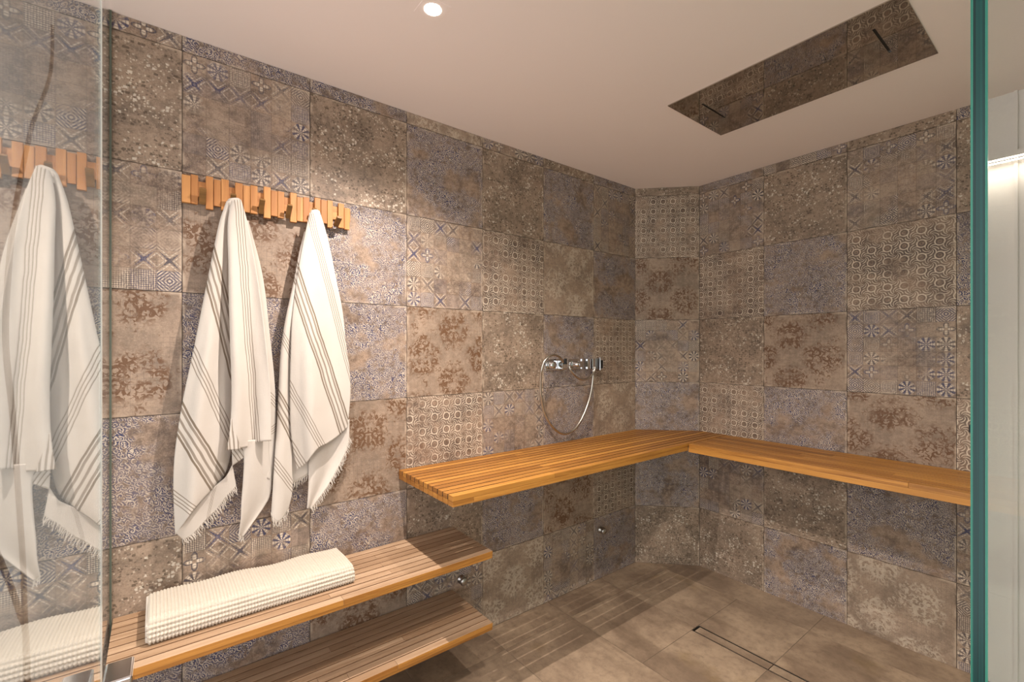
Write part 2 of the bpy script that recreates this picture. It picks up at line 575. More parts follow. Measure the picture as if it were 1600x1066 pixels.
M_EDGE = mat_edge('green_glass_edge', lin(2, 34, 34), lin(6, 66, 62))
M_ARRIS = mat_edge('glass_arris', lin(30, 104, 88), lin(64, 142, 120))
M_EDGE_GLINT = mat_edge('painted_edge_glint', lin(150, 158, 152), lin(214, 218, 212))
M_SEAL = plain('grey_seal', lin(86, 92, 78), 0.5)


# ------------------------------------------------------------------ the tiled room
ROWZ = [CEIL + 0.392, 2.667, 2.217, 1.767, 1.317, 0.867, 0.417, -0.033]   # row joints, top to bottom
random.seed(7)


def tiled_wall(name, p0, d, n, a_cols, maps, a_lo, a_hi, ext, z_hi=CEIL):
    """p0: origin on the wall surface at a=0; d: direction of a; n: normal into the room"""
    d = Vector((d[0], d[1], 0)).normalized(); n = Vector((n[0], n[1], 0)).normalized()
    p0 = Vector((p0[0], p0[1], 0))
    m = MB(); gap = 0.0011; dep = 0.004
    P = lambda a, z, o: p0 + d * a + Vector((0, 0, z)) + n * o
    def slab(a0, a1, z0, z1, o0, o1, mat, uvf, seed):
        c = [P(a, z, o) for o in (o0, o1) for (a, z) in ((a0, z0), (a1, z0), (a1, z1), (a0, z1))]
        uv = [uvf(a0, z0), uvf(a1, z0), uvf(a1, z1), uvf(a0, z1)]
        m.face(c[4:], uv, seed, mat)
        m.face([c[3], c[2], c[1], c[0]], uv[::-1], seed, mat)
        for i in range(4):
            j = (i + 1) % 4
            m.face([c[i], c[j], c[4 + j], c[4 + i]], [uv[i], uv[j], uv[j], uv[i]], seed, mat)
    slab(a_lo - ext[0], a_hi + ext[1], 0, z_hi, -0.10, -dep, 6, lambda a, z: (a, z), (0, 0))
    for ci, a in enumerate(a_cols):
        for r in range(7):
            z1, z0 = ROWZ[r], ROWZ[r + 1]
            ca0, ca1 = max(a, a_lo), min(a + TILE, a_hi); cz0, cz1 = max(z0, 0), min(z1, z_hi)
            if ca1 - ca0 < 0.004 or cz1 - cz0 < 0.004: continue
            k = maps[ci][r]
            seed = (round(random.random(), 3), round(random.random(), 3))
            slab(ca0 + gap, ca1 - gap, cz0 + gap, cz1 - gap, -dep, 0.0, IDX[k],
                 lambda aa, zz, a=a, z0=z0: ((aa - a) / TILE, (zz - z0) / 0.45), seed)
    return struct(m.build(name, TILES))


GLASS_Y = -0.125
tiled_wall('wall_left', (0, 0), (0, 1), (1, 0),
           [0.0774 + TILE * i for i in range(-1, 6)],
           ['PSPDBSB', 'BPDBBPB', 'BSBBDBD', 'FBPDCSP', 'PSCSPBF', 'SBFBBDP', 'BPBCFCB'], GLASS_Y, YA, (0, 0.06))
tiled_wall('wall_corner', (0, YA), (1, 1), (1, -1), [0.0], ['SCDPBBS'], 0.0, XB * math.sqrt(2), (0.06, 0.06))
tiled_wall('wall_right', (XB, YB), (1, 0), (0, -1), [-0.0075, 0.4415, 0.8905, 1.3395],
           ['BPCSCPS', 'PSBDBSB', 'SPCPDBF', 'BSBSCPP'], 0.0, 2.041 - XB, (0.06, 0))

# floor: stone tiles with joints, laid around the drain
def mat_floor():
    g = G('stone_floor_tile')
    u, v = g.uv(); su, sv = g.uv('seed')
    pu = u + su * 17.0; pv = v + sv * 13.0; p = g.vec(pu, pv)
    n1 = g.noise(p, 3.0, 6, 0.62, 0.3); n2 = g.noise(p, 26.0, 5, 0.7); n3 = g.noise(g.vec(pu * 0.5, pv * 3.0), 3.0, 4)
    col = g.mix(n1.step(0.3, 0.72), lin(122, 101, 82), lin(178, 154, 127))
    col = g.mix(n2.step(0.4, 0.8) * 0.6, col, lin(98, 80, 64))
    col = g.mix(n3.step(0.55, 0.75) * 0.55, col, lin(96, 76, 58))
    stain = g.noise(g.vec(pu + 4.0, pv), 2.4, 4).step(0.62, 0.74)
    col = g.mix(stain * 0.4, col, lin(132, 106, 58))
    tone = g.white(g.vec(su, sv))
    col = g.mix(tone * 0.3, col, lin(120, 106, 90))
    return g.done(col, n2 * 0.2 + 0.4, bump=n2, bstr=0.15, bdist=0.001, spec=0.4)


M_FLOOR = mat_floor(); M_FGROUT = plain('floor_grout', lin(122, 108, 90), 0.9)
DRAIN = (0.70, 1.75, 2.345, 2.415)                    # x0, x1, y0, y1


def build_floor():
    m = MB(); gap = 0.0016
    m.box((-0.2, -2.2, -0.12), (4.2, YB + 0.2, -0.02), mat=1)
    def quad(x0, x1, y0, y1, seed):
        if x1 - x0 < 0.006 or y1 - y0 < 0.006: return
        m.box((x0 + gap, y0 + gap, -0.0195), (x1 - gap, y1 - gap, 0.0), seed, 0)
        m.uv[-24:] = [(p[0], p[1]) for p in m.v[-24:]]
    ys = [-2.2 + (0.01 + 0.4727 * i) for i in range(12)]; ys = [y for y in ys if y < YB - 0.05] + [YB]
    ys = [-2.2, -1.9, -1.42, -0.95, -0.48, 0.0, 0.477, 0.953, 1.43, 1.905, 2.38, 2.855, YB + 0.02]
    xs = [0.0, 0.2, 1.1, 2.0, 2.9, 4.2]
    dx0, dx1, dy0, dy1 = DRAIN
    for i in range(len(ys) - 1):
        for j in range(len(xs) - 1):
            seed = (random.random(), random.random())
            X0, X1, Y0, Y1 = xs[j], xs[j + 1], ys[i], ys[i + 1]
            if X1 <= dx0 or X0 >= dx1 or Y1 <= dy0 or Y0 >= dy1:
                quad(X0, X1, Y0, Y1, seed); continue
            ax0, ax1 = max(X0, dx0), min(X1, dx1)
            quad(X0, ax0, Y0, Y1, seed); quad(ax1, X1, Y0, Y1, seed)
            quad(ax0, ax1, Y0, max(Y0, dy0), seed); quad(ax0, ax1, min(Y1, dy1), Y1, seed)
    # grout bed between the tiles, just under their faces, leaving the drain trough open
    z0, z1 = -0.02, -0.0018
    for (a, b, c, d) in ((-0.2, dx0, -2.2, YB + 0.02), (dx1, 4.2, -2.2, YB + 0.02), (dx0, dx1, -2.2, dy0), (dx0, dx1, dy1, YB + 0.02)):
        m.box((a, c, z0), (b, d, z1), mat=1)
    return struct(m.build('floor', [M_FLOOR, M_FGROUT]))


build_floor()
m = MB(); m.box((-0.2, -2.2, CEIL), (4.2, YB + 0.2, CEIL + 0.1)); struct(m.build('ceiling', M_CEIL))
m = MB(); m.box((-0.12, -2.2, 0), (0.0, GLASS_Y - 0.006, CEIL)); struct(m.build('wall_outside', M_OUT))
m = MB(); m.box((2.042, YB, 0), (3.6, YB + 0.1, CEIL)); struct(m.build('wall_bathroom', M_WHITE))
m = MB(); m.box((3.5, 0.8, 0), (3.6, YB, CEIL)); struct(m.build('wall_far_side', M_WHITE))


# ------------------------------------------------------------------ benches
def rs(): return (random.random(), random.random())


def slat_poly(x0, x1, y0, yend):
    """slat running along the left wall; its far end follows the chamfer of the corner"""
    return [(x0, y0), (x1, y0), (x1, yend(x1)), (x0, yend(x0))]


BZ = CAM_Z - 0.587
t = thing('slatted_bench', 'long oiled teak slatted wall bench under the hand shower, on the left wall', 'bench', (0.26, 1.9, BZ - 0.044))
NS = 12; W = 0.518; pitch = W / NS; gap = 0.0066; Y0 = 0.932
yend = lambda x: min(YB - 0.004, YA + x - 0.008)
bearers = [1.12, 1.465, 1.85, 2.24, 2.60]
m = MB()
for i in range(NS):
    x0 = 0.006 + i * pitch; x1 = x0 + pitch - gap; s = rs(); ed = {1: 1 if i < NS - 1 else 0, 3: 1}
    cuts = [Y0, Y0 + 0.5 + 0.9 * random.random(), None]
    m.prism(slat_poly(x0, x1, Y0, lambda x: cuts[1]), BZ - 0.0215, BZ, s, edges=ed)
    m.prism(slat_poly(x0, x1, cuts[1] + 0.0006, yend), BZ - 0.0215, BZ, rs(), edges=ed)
bevel(m.build('slat_top', [M_TEAK, M_GAPSHADE], t), 0.0010)
m = MB()
for i in range(NS):                                             # doubled blocks under the open end
    x0 = 0.006 + i * pitch
    m.box((x0, Y0, BZ - 0.044), (x0 + pitch - gap, Y0 + 0.10, BZ - 0.0225), rs(), grain=1)
bevel(m.build('end_block', M_TEAK, t), 0.0012)
m = MB(); m.box((W - pitch + 0.006, Y0 + 0.1006, BZ - 0.044), (W, 2.607, BZ - 0.0225), rs(), grain=1)
bevel(m.build('front_rail', M_TEAK, t), 0.0012)
for y in bearers:
    m = MB(); m.box((0.004, y, BZ - 0.044), (W - pitch + 0.0055, y + 0.045, BZ - 0.0225), rs(), grain=0)
    m.build('bearer', M_TEAK, t)

t = thing('slatted_bench', 'teak slatted bench along the right-hand wall, butting against the longer bench', 'bench', (1.3, 2.85, BZ - 0.052))
NR = 9; D0 = 2.607; DW = (YB - 0.004) - D0; pr = DW / NR; XR = 2.030
m = MB()
for i in range(NR):
    y0 = D0 + i * pr; y1 = y0 + pr - 0.004
    c = 1.0 + 0.7 * random.random()
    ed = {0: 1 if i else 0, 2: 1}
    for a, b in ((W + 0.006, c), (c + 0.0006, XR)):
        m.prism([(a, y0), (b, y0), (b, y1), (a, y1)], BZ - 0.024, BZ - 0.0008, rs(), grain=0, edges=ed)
bevel(m.build('slat_top', [M_TEAK, M_GAPSHADE], t), 0.0010)
m = MB(); m.box((W + 0.003, D0, BZ - 0.052), (XR, D0 + 0.045, BZ - 0.0245), rs(), grain=0)
bevel(m.build('front_rail', M_TEAK, t), 0.0012)
for x in (0.75, 1.15, 1.55, 1.93):
    m = MB(); m.box((x, D0 + 0.0455, BZ - 0.05), (x + 0.045, YB - 0.003, BZ - 0.0245), rs(), grain=1)
    m.build('bearer', M_TEAK, t)


def low_shelf(label, z, thick):
    t = thing('slatted_shelf', label, 'shelf', (0.18, 0.55, z - thick))
    n = 9; w = 0.372; p = w / n; m = MB()
    for i in range(n):
        x0 = 0.006 + i * p; x1 = x0 + p - 0.0048
        c = 0.15 + 0.75 * random.random()
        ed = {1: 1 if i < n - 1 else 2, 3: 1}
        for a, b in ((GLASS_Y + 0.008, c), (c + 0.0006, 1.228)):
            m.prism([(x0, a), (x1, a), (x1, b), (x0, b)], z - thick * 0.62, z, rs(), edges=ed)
    bevel(m.build('slat_top', [M_SHELF, M_SHELF_GAPSHADE, M_TEAK], t), 0.001)
    m = MB(); m.box((w - 0.008 - 0.012, GLASS_Y + 0.008, z - thick), (w - 0.001, 1.228, z - thick * 0.625), rs(), grain=1)
    bevel(m.build('front_rail', M_TEAK, t), 0.001)
    for y in (0.1, 0.62, 1.12):
        m = MB(); m.box((0.004, y, z - thick), (w - 0.0205, y + 0.045, z - thick * 0.625), rs(), grain=0)
        m.build('bearer', M_SHELF, t)
    return t


low_shelf('middle slatted wood shelf on the left wall, with the folded towel on it', CAM_Z - 0.932, 0.034)
low_shelf('lowest slatted wood shelf on the left wall, bare, below the folded towel shelf', CAM_Z - 1.263, 0.034)


# ------------------------------------------------------------------ coat rack
def rack():
    def q(u, v, crop): return (crop[0] + u / 9.69, crop[1] + v / 9.69)
    A = (270, 250); B = (400, 270)
    slats = [(A, 135, 270, 215, 640, .016), (A, 272, 385, 215, 662, .013), (A, 500, 615, 240, 745, .016), (A, 620, 728, 290, 700, .012),
             (A, 732, 850, 285, 765, .014), (A, 945, 1062, 340, 760, .015), (A, 1066, 1175, 380, 790, .012), (A, 1177, 1285, 378, 812, .016),
             (B, 120, 225, 205, 685, .016), (B, 228, 328, 262, 655, .012), (B, 331, 430, 275, 685, .014), (B, 520, 618, 295, 748, .016),
             (B, 621, 715, 362, 735, .012), (B, 718, 810, 362, 750, .014), (B, 890, 980, 370, 752, .016), (B, 984, 1080, 405, 765, .012),
             (B, 1083, 1165, 410, 830, .016), (B, 1250, 1336, 455, 835, .015), (B, 1339, 1418, 525, 860, .013)]
    t = thing('coat_rack', 'bamboo coat rack of uneven upright slats on the tiled wall above the hanging towels', 'coat rack', (0.0, 0.39, 2.10))
    zc = CAM_Z + 0.602
    m = MB(); m.box((0.0, 0.079, zc - 0.028), (0.010, 0.696, zc + 0.030), rs(), grain=1)
    bevel(m.build('rail', M_BAMBOO, t), 0.001)
    for (c, l, r, tp, bt, th) in slats:
        ul, vt = q(l, tp, c); ur, vb = q(r, bt, c)
        x = 0.0104 + th
        a = on_x(ul, vt, x); b = on_x(ur, vb, x)
        zt = on_x((ul + ur) / 2, vt + 1, x).z; zb = on_x((ul + ur) / 2, vb, x).z
        m = MB(); m.box((0.0104, a.y + 0.0003, zb), (x, b.y - 0.0003, zt), rs(), grain=2)
        bevel(m.build('slat', M_BAMBOO, t), 0.0012)
    hooks = [(A, 390, 500, 38), (A, 855, 942, 42), (A, 1287, 1372, 42), (B, 440, 518, 46), (B, 815, 886, 42), (B, 1170, 1246, 66)]
    for k, (c, l, r, deg) in enumerate(hooks):                  # fold-down pegs, pivoted near their foot and leaning out
        y0 = on_x(q(l, 600, c)[0], 320, 0.02).y + 0.0006; y1 = on_x(q(r, 600, c)[0], 320, 0.02).y - 0.0006
        a = math.radians(deg); L = 0.062
        ca, sa = math.cos(a), math.sin(a)
        m = MB()
        z0 = zc - 0.052
        pts = lambda s, o: (0.0155 + s * sa + o * ca, z0 + s * ca - o * sa)
        loop = [pts(0, 0), pts(0, 0.012), pts(L, 0.012), pts(L, 0.0)]
        seed = rs()
        for i in range(4):
            j = (i + 1) % 4
            m.face([(loop[i][0], y0, loop[i][1]), (loop[i][0], y1, loop[i][1]), (loop[j][0], y1, loop[j][1]), (loop[j][0], y0, loop[j][1])],
                   [(0, 0), (0.02, 0), (0.02, 0.05), (0, 0.05)], seed)
        m.face([(p[0], y0, p[1]) for p in loop], [(p[1], p[0]) for p in loop], seed)
        m.face([(p[0], y1, p[1]) for p in reversed(loop)], [(p[1], p[0]) for p in reversed(loop)], seed)
        bevel(m.build('peg', M_HOOKWOOD, t), 0.001)


rack()


# ------------------------------------------------------------------ hanging towels
def curve_at(pts, t):
    """point on a polyline through pts (catmull-rom), t by chord length"""
    n = len(pts)
    if n == 2:
        return (pts[0][0] + (pts[1][0] - pts[0][0]) * t, pts[0][1] + (pts[1][1] - pts[0][1]) * t)
    L = [0.0]
    for i in range(n - 1):
        L.append(L[-1] + math.hypot(pts[i + 1][0] - pts[i][0], pts[i + 1][1] - pts[i][1]))
    s = t * L[-1]; i = 0
    while i < n - 2 and s > L[i + 1]: i += 1
    f = (s - L[i]) / max(1e-9, L[i + 1] - L[i])
    p0, p1, p2, p3 = pts[max(0, i - 1)], pts[i], pts[i + 1], pts[min(n - 1, i + 2)]
    def cr(a, b, c, d): return 0.5 * (2 * b + (c - a) * f + (2 * a - 5 * b + 4 * c - d) * f * f + (3 * b - a - 3 * c + d) * f ** 3)
    return (cr(p0[0], p1[0], p2[0], p3[0]), cr(p0[1], p1[1], p2[1], p3[1]))


def cloth_patch(m, left, right, depth, top=None, bottom=None, ns=28, nt=70, mat=0):
    """hanging sheet between two side outlines; depth(s,t) is its distance from the wall"""
    P, UV = [], []
    c00, c10, c01, c11 = left[0], right[0], left[-1], right[-1]
    for j in range(nt + 1):
        t = j / nt; row, ur = [], []
        l = curve_at(left, t); r = curve_at(right, t)
        for i in range(ns + 1):
            s = i / ns
            x = l[0] + (r[0] - l[0]) * s; y = l[1] + (r[1] - l[1]) * s
            if top:
                q = curve_at(top, s); x += (1 - t) * (q[0] - (c00[0] + (c10[0] - c00[0]) * s)); y += (1 - t) * (q[1] - (c00[1] + (c10[1] - c00[1]) * s))
            if bottom:
                q = curve_at(bottom, s); x += t * (q[0] - (c01[0] + (c11[0] - c01[0]) * s)); y += t * (q[1] - (c01[1] + (c11[1] - c01[1]) * s))
            w = on_x(x, y, depth(s, t)); row.append(w)
            k = on_x(x, y, 0.07); ur.append((k.y, k.z))
        P.append(row); UV.append(ur)
    m.grid(P, UV, mat=mat)
    return P


def mat_towel(name, bands):
    """cream cotton with woven taupe stripes; bands: (point, point, width px, kind) along the cloth"""
    g = G(name)
    u, v = g.uv()
    wob = g.noise(g.vec(u, v), 9.0, 2)
    col0 = lin(196, 187, 176)
    slub = g.noise(g.vec(u * 60.0, v * 900.0), 1.0, 3); slub2 = g.noise(g.vec(u * 900.0, v * 60.0), 1.0, 3)
    col = g.mix(slub * 0.5, col0, lin(188, 177, 163))
    tot = None
    for (a, b, wpx, kind) in bands:
        A = on_x(a[0], a[1], 0.07); B = on_x(b[0], b[1], 0.07)
        dx, dz = B.y - A.y, B.z - A.z; L = math.hypot(dx, dz); nx, nz = -dz / L, dx / L
        w = wpx * 0.00225 / 2                                    # half width in metres
        off = nx * A.y + nz * A.z
        d = (u * nx + v * nz - off + (wob - 0.5) * 0.010) * (1.0 / w)
        along = (u * (dx / L) + v * (dz / L) - (dx / L * A.y + dz / L * A.z)) * (1.0 / L)
        inside = d.abs().lt(1.0) * along.gt(-0.02) * along.lt(1.02)
        if kind.startswith('band'):      # thick line, fine lines, thick line
            k = (d * 3.5 * math.pi).cos().step(0.1, 0.5) * 0.8
            k = k.max(d.abs().gt(0.80))
        else:                   # four thin lines
            k = ((d + 1.0) * 4.0 * math.pi - math.pi).cos().step(0.35, 0.75) * 0.85
        k = k * (inside if kind.endswith('_') else d.abs().lt(1.0))
        tot = k if tot is None else tot.max(k)
    col = g.mix(tot * 0.9, col, lin(108, 92, 74))
    drape = g.noise(g.vec(u * 14.0, v * 5.0), 1.0, 2)
    weave = (slub + slub2) * 0.35 + drape * 4.0
    m = g.done(col, 0.9, bump=weave, bstr=0.45, bdist=0.0034, spec=0.15)
    g.bsdf.inputs['Sheen Weight'].default_value = 0.15
    return m


def fringe(parent, edges, mat, length=(0.018, 0.032), dens=260):
    for pts, bias in edges:
        m = MB()
        L = sum((Vector(pts[i + 1]) - Vector(pts[i])).length for i in range(len(pts) - 1))
        n = max(4, int(L * dens))
        for k in range(n):
            f = (k + random.random() * 0.6) / n * (len(pts) - 1); i = min(int(f), len(pts) - 2)
            p = Vector(pts[i]).lerp(Vector(pts[i + 1]), f - i)
            ln = random.uniform(*length)
            d = Vector((random.uniform(-0.15, 0.2), bias + random.uniform(-0.3, 0.3), -1.0)).normalized()
            b = Vector((random.uniform(-0.002, 0.004), random.uniform(-0.005, 0.005), 0))
            p = p - d * 0.004
            m.tube([p, p + d * ln * 0.5 + b, p + d * ln + b * 0.3], lambda t: 0.0017 * (1 - 0.45 * t), 5)
        m.build('fringe', mat, parent)


M_FRINGE = plain('cotton_fringe', lin(204, 194, 181), 0.95, spec=0.1)
S = math.sin


def hem(P): return P[-1]


def towel_one():
    t = thing('hanging_towel', 'cream striped towel hanging on the left, nearest the glass', 'towel', (0.05, 0.24, 2.14), 'fringed towels on the rack')
    ma = mat_towel('striped_cotton', [((331, 424), (366, 560), 27, 'band'), ((302, 553), (366, 696), 18, 'fine'), ((281, 655), (345, 762), 30, 'band'),
                                      ((270, 774), (320, 812), 17, 'fine')])
    mb = mat_towel('striped_cotton', [((373, 312), (391, 560), 15, 'fine')])
    mc = mat_towel('striped_cotton', [((363, 655), (366, 706), 22, 'band')])
    md = mat_towel('striped_cotton', [((405, 600), (432, 632), 14, 'fine'), ((400, 690), (430, 668), 14, 'fine')])
    me = mat_towel('striped_cotton', [((366, 700), (384, 722), 20, 'fine')])
    mp = mat_towel('striped_cotton', [((360, 655), (352, 690), 5, 'fine')])
    m = MB()
    # rear layer seen to the right of the front folds
    cloth_patch(m, [(382, 345), (398, 430), (405, 520), (410, 620), (412, 690), (410, 745)], [(388, 345), (410, 430), (421, 520), (429, 600), (431, 670), (426, 752)],
                lambda s, q: 0.045 + 0.012 * S(s * 3.1) * q, ns=14, mat=3)
    # left panel: broad, falling to the fringed corner
    dl = lambda s, q: 0.070 + (0.019 * S(s * 5.2 + 0.4 - q * 1.2) + 0.004 * S(s * 12 + q * 4)) * min(1, q * 1.8) + 0.008 * S(s * math.pi) - 0.012 * max(0, s - 0.85) / 0.15
    cloth_patch(m, [(354, 315), (343, 348), (332, 400), (318, 470), (303, 545), (289, 610), (280, 660), (273, 712), (271, 765), (274, 836)],
                [(366, 311), (359, 345), (359, 400), (360, 470), (362, 540), (363, 600), (364, 660), (362, 700), (354, 735), (340, 757)], dl,
                bottom=[(274, 836), (286, 820), (304, 795), (322, 774), (340, 757)], ns=34, nt=90, mat=0)
    # its turned-up back, below the hem line
    pb = cloth_patch(m, [(274, 832), (286, 818), (304, 794), (322, 773), (340, 756), (353, 745), (363, 726)], [(286, 843), (300, 836), (320, 815), (340, 795), (352, 778), (364, 766), (369, 760)],
                lambda s, q: 0.064 - 0.008 * s + 0.004 * S(q * 9), ns=14, nt=40, mat=5)
    # right panel: narrower, ends in a straight hem
    dr = lambda s, q: 0.088 + (0.022 * S(s * 6.4 + 0.5 + q * 0.8) + 0.004 * S(s * 13 + 1.0 - q * 3)) * min(1, q * 1.6) + 0.010 * S(s * math.pi)
    cloth_patch(m, [(362, 313), (356, 350), (357, 410), (358, 470), (360, 540), (362, 600), (361, 650), (356, 704)],
                [(376, 312), (386, 345), (396, 395), (405, 450), (412, 505), (418, 560), (423, 620), (424, 689)], dr,
                bottom=[(356, 704), (375, 701), (394, 697), (402, 691), (424, 689)], ns=30, nt=80, mat=1)
    # striped gore turned out at the foot of the fold
    cloth_patch(m, [(361, 655), (359, 675), (354, 704)], [(363, 655), (368, 675), (377, 702)], lambda s, q: 0.108 + 0.006 * q, ns=10, nt=14, mat=2)
    # cloth lying over the peg
    cloth_patch(m, [(354, 318), (351, 328)], [(377, 314), (381, 330)], lambda s, q: 0.050 + (0.022 + 0.020 * q) * S(s * math.pi), ns=18, nt=10, top=[(354, 318), (358, 311), (371, 309.5), (377, 314)], mat=5)
    # small inner corner and long tail below the straight hem
    cloth_patch(m, [(362, 700), (363, 728)], [(396, 690), (383, 714)], lambda s, q: 0.068, ns=8, nt=8, mat=4)
    pt = cloth_patch(m, [(378, 690), (381, 715), (380, 745), (377, 785), (376, 812), (373, 836)], [(420, 684), (421, 715), (424, 742), (423, 770), (412, 793), (380, 838)],
                lambda s, q: 0.070 + 0.012 * S(s * 4 + q * 2) - 0.010 * q, ns=18, nt=46, mat=5)
    b = m.build('towel_cloth', [ma, mb, mc, md, me, mp], t)
    so = b.modifiers.new('thickness', 'SOLIDIFY'); so.thickness = 0.0028; so.offset = 0
    fringe(t, [([r[-1] for r in pb], 0.35), (hem(pt), 0.0)], M_FRINGE)


def towel_two():
    t = thing('hanging_towel', 'cream striped towel hanging on the right, farther from the glass', 'towel', (0.05, 0.55, 2.14), 'fringed towels on the rack')
    ma = mat_towel('striped_cotton', [((461, 432), (541, 676), 25, 'band'), ((486, 342), (532, 520), 14, 'fine'), ((450, 600), (487, 668), 16, 'fine'), ((449, 688), (480, 738), 18, 'fine')])
    mb = mat_towel('striped_cotton', [((440, 524), (455, 552), 14, 'fine'), ((432, 622), (452, 662), 22, 'band'), ((431, 726), (458, 762), 16, 'fine'), ((462, 424), (472, 448), 20, 'band')])
    mp = mat_towel('striped_cotton', [((560, 300), (561, 310), 5, 'fine')])
    m = MB()
    # rear layers: fringed left corner and right tail
    pa = cloth_patch(m, [(452, 690), (455, 758)], [(486, 690), (483, 741)], lambda s, q: 0.045, ns=10, nt=12, mat=2)
    pc = cloth_patch(m, [(482, 700), (482, 728), (482, 755), (481, 775), (480, 795)], [(546, 655), (545, 690), (536, 716), (512, 760), (486, 795)],
                lambda s, q: 0.052 + 0.010 * S(s * 7 + q), ns=22, nt=34, mat=2)
    # left tail
    dt = lambda s, q: 0.066 + 0.010 * S(s * 4.5) + 0.005 * S(q * 8)
    pl = cloth_patch(m, [(476, 362), (467, 398), (457, 450), (446, 500), (439, 548), (436, 600), (433, 660), (429, 720), (426, 770), (424, 802)],
                [(482, 362), (476, 398), (470, 450), (462, 500), (457, 548), (456, 600), (456, 660), (456, 725), (457, 765), (450, 797)], dt,
                bottom=[(424, 802), (428, 812), (437, 815), (450, 797)], ns=18, nt=80, mat=1)
    # main panel
    dm = lambda s, q: 0.082 + (0.020 * S(s * 6.5 + 0.3 - q * 1.2) + 0.004 * S(s * 13 + q * 4)) * min(1, q * 1.6) + 0.012 * S(s * math.pi)
    cloth_patch(m, [(484, 333), (477, 365), (468, 410), (461, 455), (456, 505), (454, 560), (453, 620), (455, 680), (464, 734)],
                [(499, 330), (508, 358), (516, 390), (526, 440), (535, 485), (541, 540), (547, 584), (547, 625), (543, 668)], dm,
                bottom=[(464, 734), (478, 724), (496, 702), (512, 693), (530, 680), (543, 668)], ns=36, nt=90, mat=0)
    cloth_patch(m, [(484, 336), (480, 348)], [(500, 333), (505, 350)], lambda s, q: 0.050 + (0.022 + 0.020 * q) * S(s * math.pi), ns=18, nt=10, top=[(484, 336), (487, 329), (496, 328), (500, 333)], mat=2)
    b = m.build('towel_cloth', [ma, mb, mp], t)
    so = b.modifiers.new('thickness', 'SOLIDIFY'); so.thickness = 0.0028; so.offset = 0
    fringe(t, [(hem(pa), 0.0), ([r[-1] for r in pc][6:], 0.35), (hem(pl), 0.0)], M_FRINGE)


towel_one()
towel_two()


# ------------------------------------------------------------------ folded bath mat / towel on the middle shelf
def mat_waffle():
    g = G('waffle_cotton')
    x, y, z = g.obj()
    n = g.noise(g.vec(x, y, z), 60, 3); f = g.noise(g.vec(x, y, z), 700, 2)
    return g.done(g.mix(n * 0.5, lin(204, 194, 178), lin(186, 174, 156)), 0.95, bump=f, bstr=0.4, bdist=0.001, spec=0.1)


def folded_towel():
    z0 = CAM_Z - 0.932 + 0.0015
    y0, y1 = -0.022, 0.628; x0, x1 = 0.025, 0.268; h = 0.066
    m = MB(); N, K = 620, 150
    # closed cross-section: flat bottom, rounded front edge, top sloping back a little
    def prof(s, hh):
        pts = [(x1 - 0.010, 0.0), (x1 + 0.002, 0.010), (x1 + 0.006, 0.024), (x1 + 0.003, 0.042), (x1 - 0.008, hh - 0.006), (x1 - 0.030, hh), (x1 - 0.10, hh + 0.002), (x0 + 0.06, hh - 0.002),
               (x0 + 0.012, hh - 0.006), (x0 + 0.001, hh - 0.022), (x0, 0.02), (x0 + 0.006, 0.0)]
        return curve_at(pts, s)
    P = []
    for i in range(N + 1):
        f = i / N; y = y0 + (y1 - y0) * f
        e = min(1.0, min(f, 1 - f) / 0.012); e = math.sqrt(max(0.0, 1 - (1 - e) ** 2))
        sag = 0.004 * S(y * 11) + 0.003 * S(y * 27 + 1) - 0.010 * max(0, f - 0.8) * 5 * 0.5
        hh = h + sag; row = []
        ph = y / 0.0098 * math.pi
        base = [prof(k / K, hh) for k in range(K + 1)]
        arc = 0.0
        for k in range(K + 1):
            a, b = base[max(0, k - 1)], base[min(K, k + 1)]
            tx, tz = b[0] - a[0], b[1] - a[1]; L = math.hypot(tx, tz) or 1
            nx, nz = tz / L, -tx / L                            # outward for this winding
            if k: arc += math.hypot(base[k][0] - base[k - 1][0], base[k][1] - base[k - 1][1])
            front = 1.0 if k / K < 0.24 else max(0.0, 1 - (k / K - 0.24) / 0.05)
            rib = abs(S(ph))
            wv = abs(S(arc / 0.0135 * math.pi))
            disp = 0.0052 * (rib ** 0.7) * (0.55 + 0.45 * wv * front + 0.25 * (1 - front)) + 0.0055 * front * (wv - 0.6)
            if base[k][1] < 0.004: disp = 0
            px, pz = base[k][0] + nx * disp, max(0.0, base[k][1] + nz * disp)
            cx, cz = (x0 + x1) / 2, hh / 2
            row.append((cx + (px - cx) * (0.965 + 0.035 * e), y, z0 + max(0, cz + (pz - cz) * (0.80 + 0.20 * e))))
        P.append(row)
    m.grid(P)
    # ends closed by the stacked layers
    for r, flip in ((P[0], False), (P[-1], True)):
        m.face(r if not flip else list(reversed(r)))
    o = m.build('folded_towel', M_WAFFLE)
    tag(o, 'folded cream ribbed waffle towel lying on the middle wooden shelf', 'towel')
    # the white smooth selvedge layers at the end nearest the glass
    for k in range(3):
        mm = MB()
        zz = z0 + 0.004 + k * 0.0195
        mm.prism([(x0 + 0.012, y0 - 0.005), (x1 - 0.008, y0 - 0.005), (x1 - 0.004, y0 + 0.012), (x0 + 0.01, y0 + 0.012)], zz, zz + 0.0165)
        bevel(mm.build('selvedge', M_FRINGE, o), 0.004, 3)


M_WAFFLE = mat_waffle()
folded_towel()


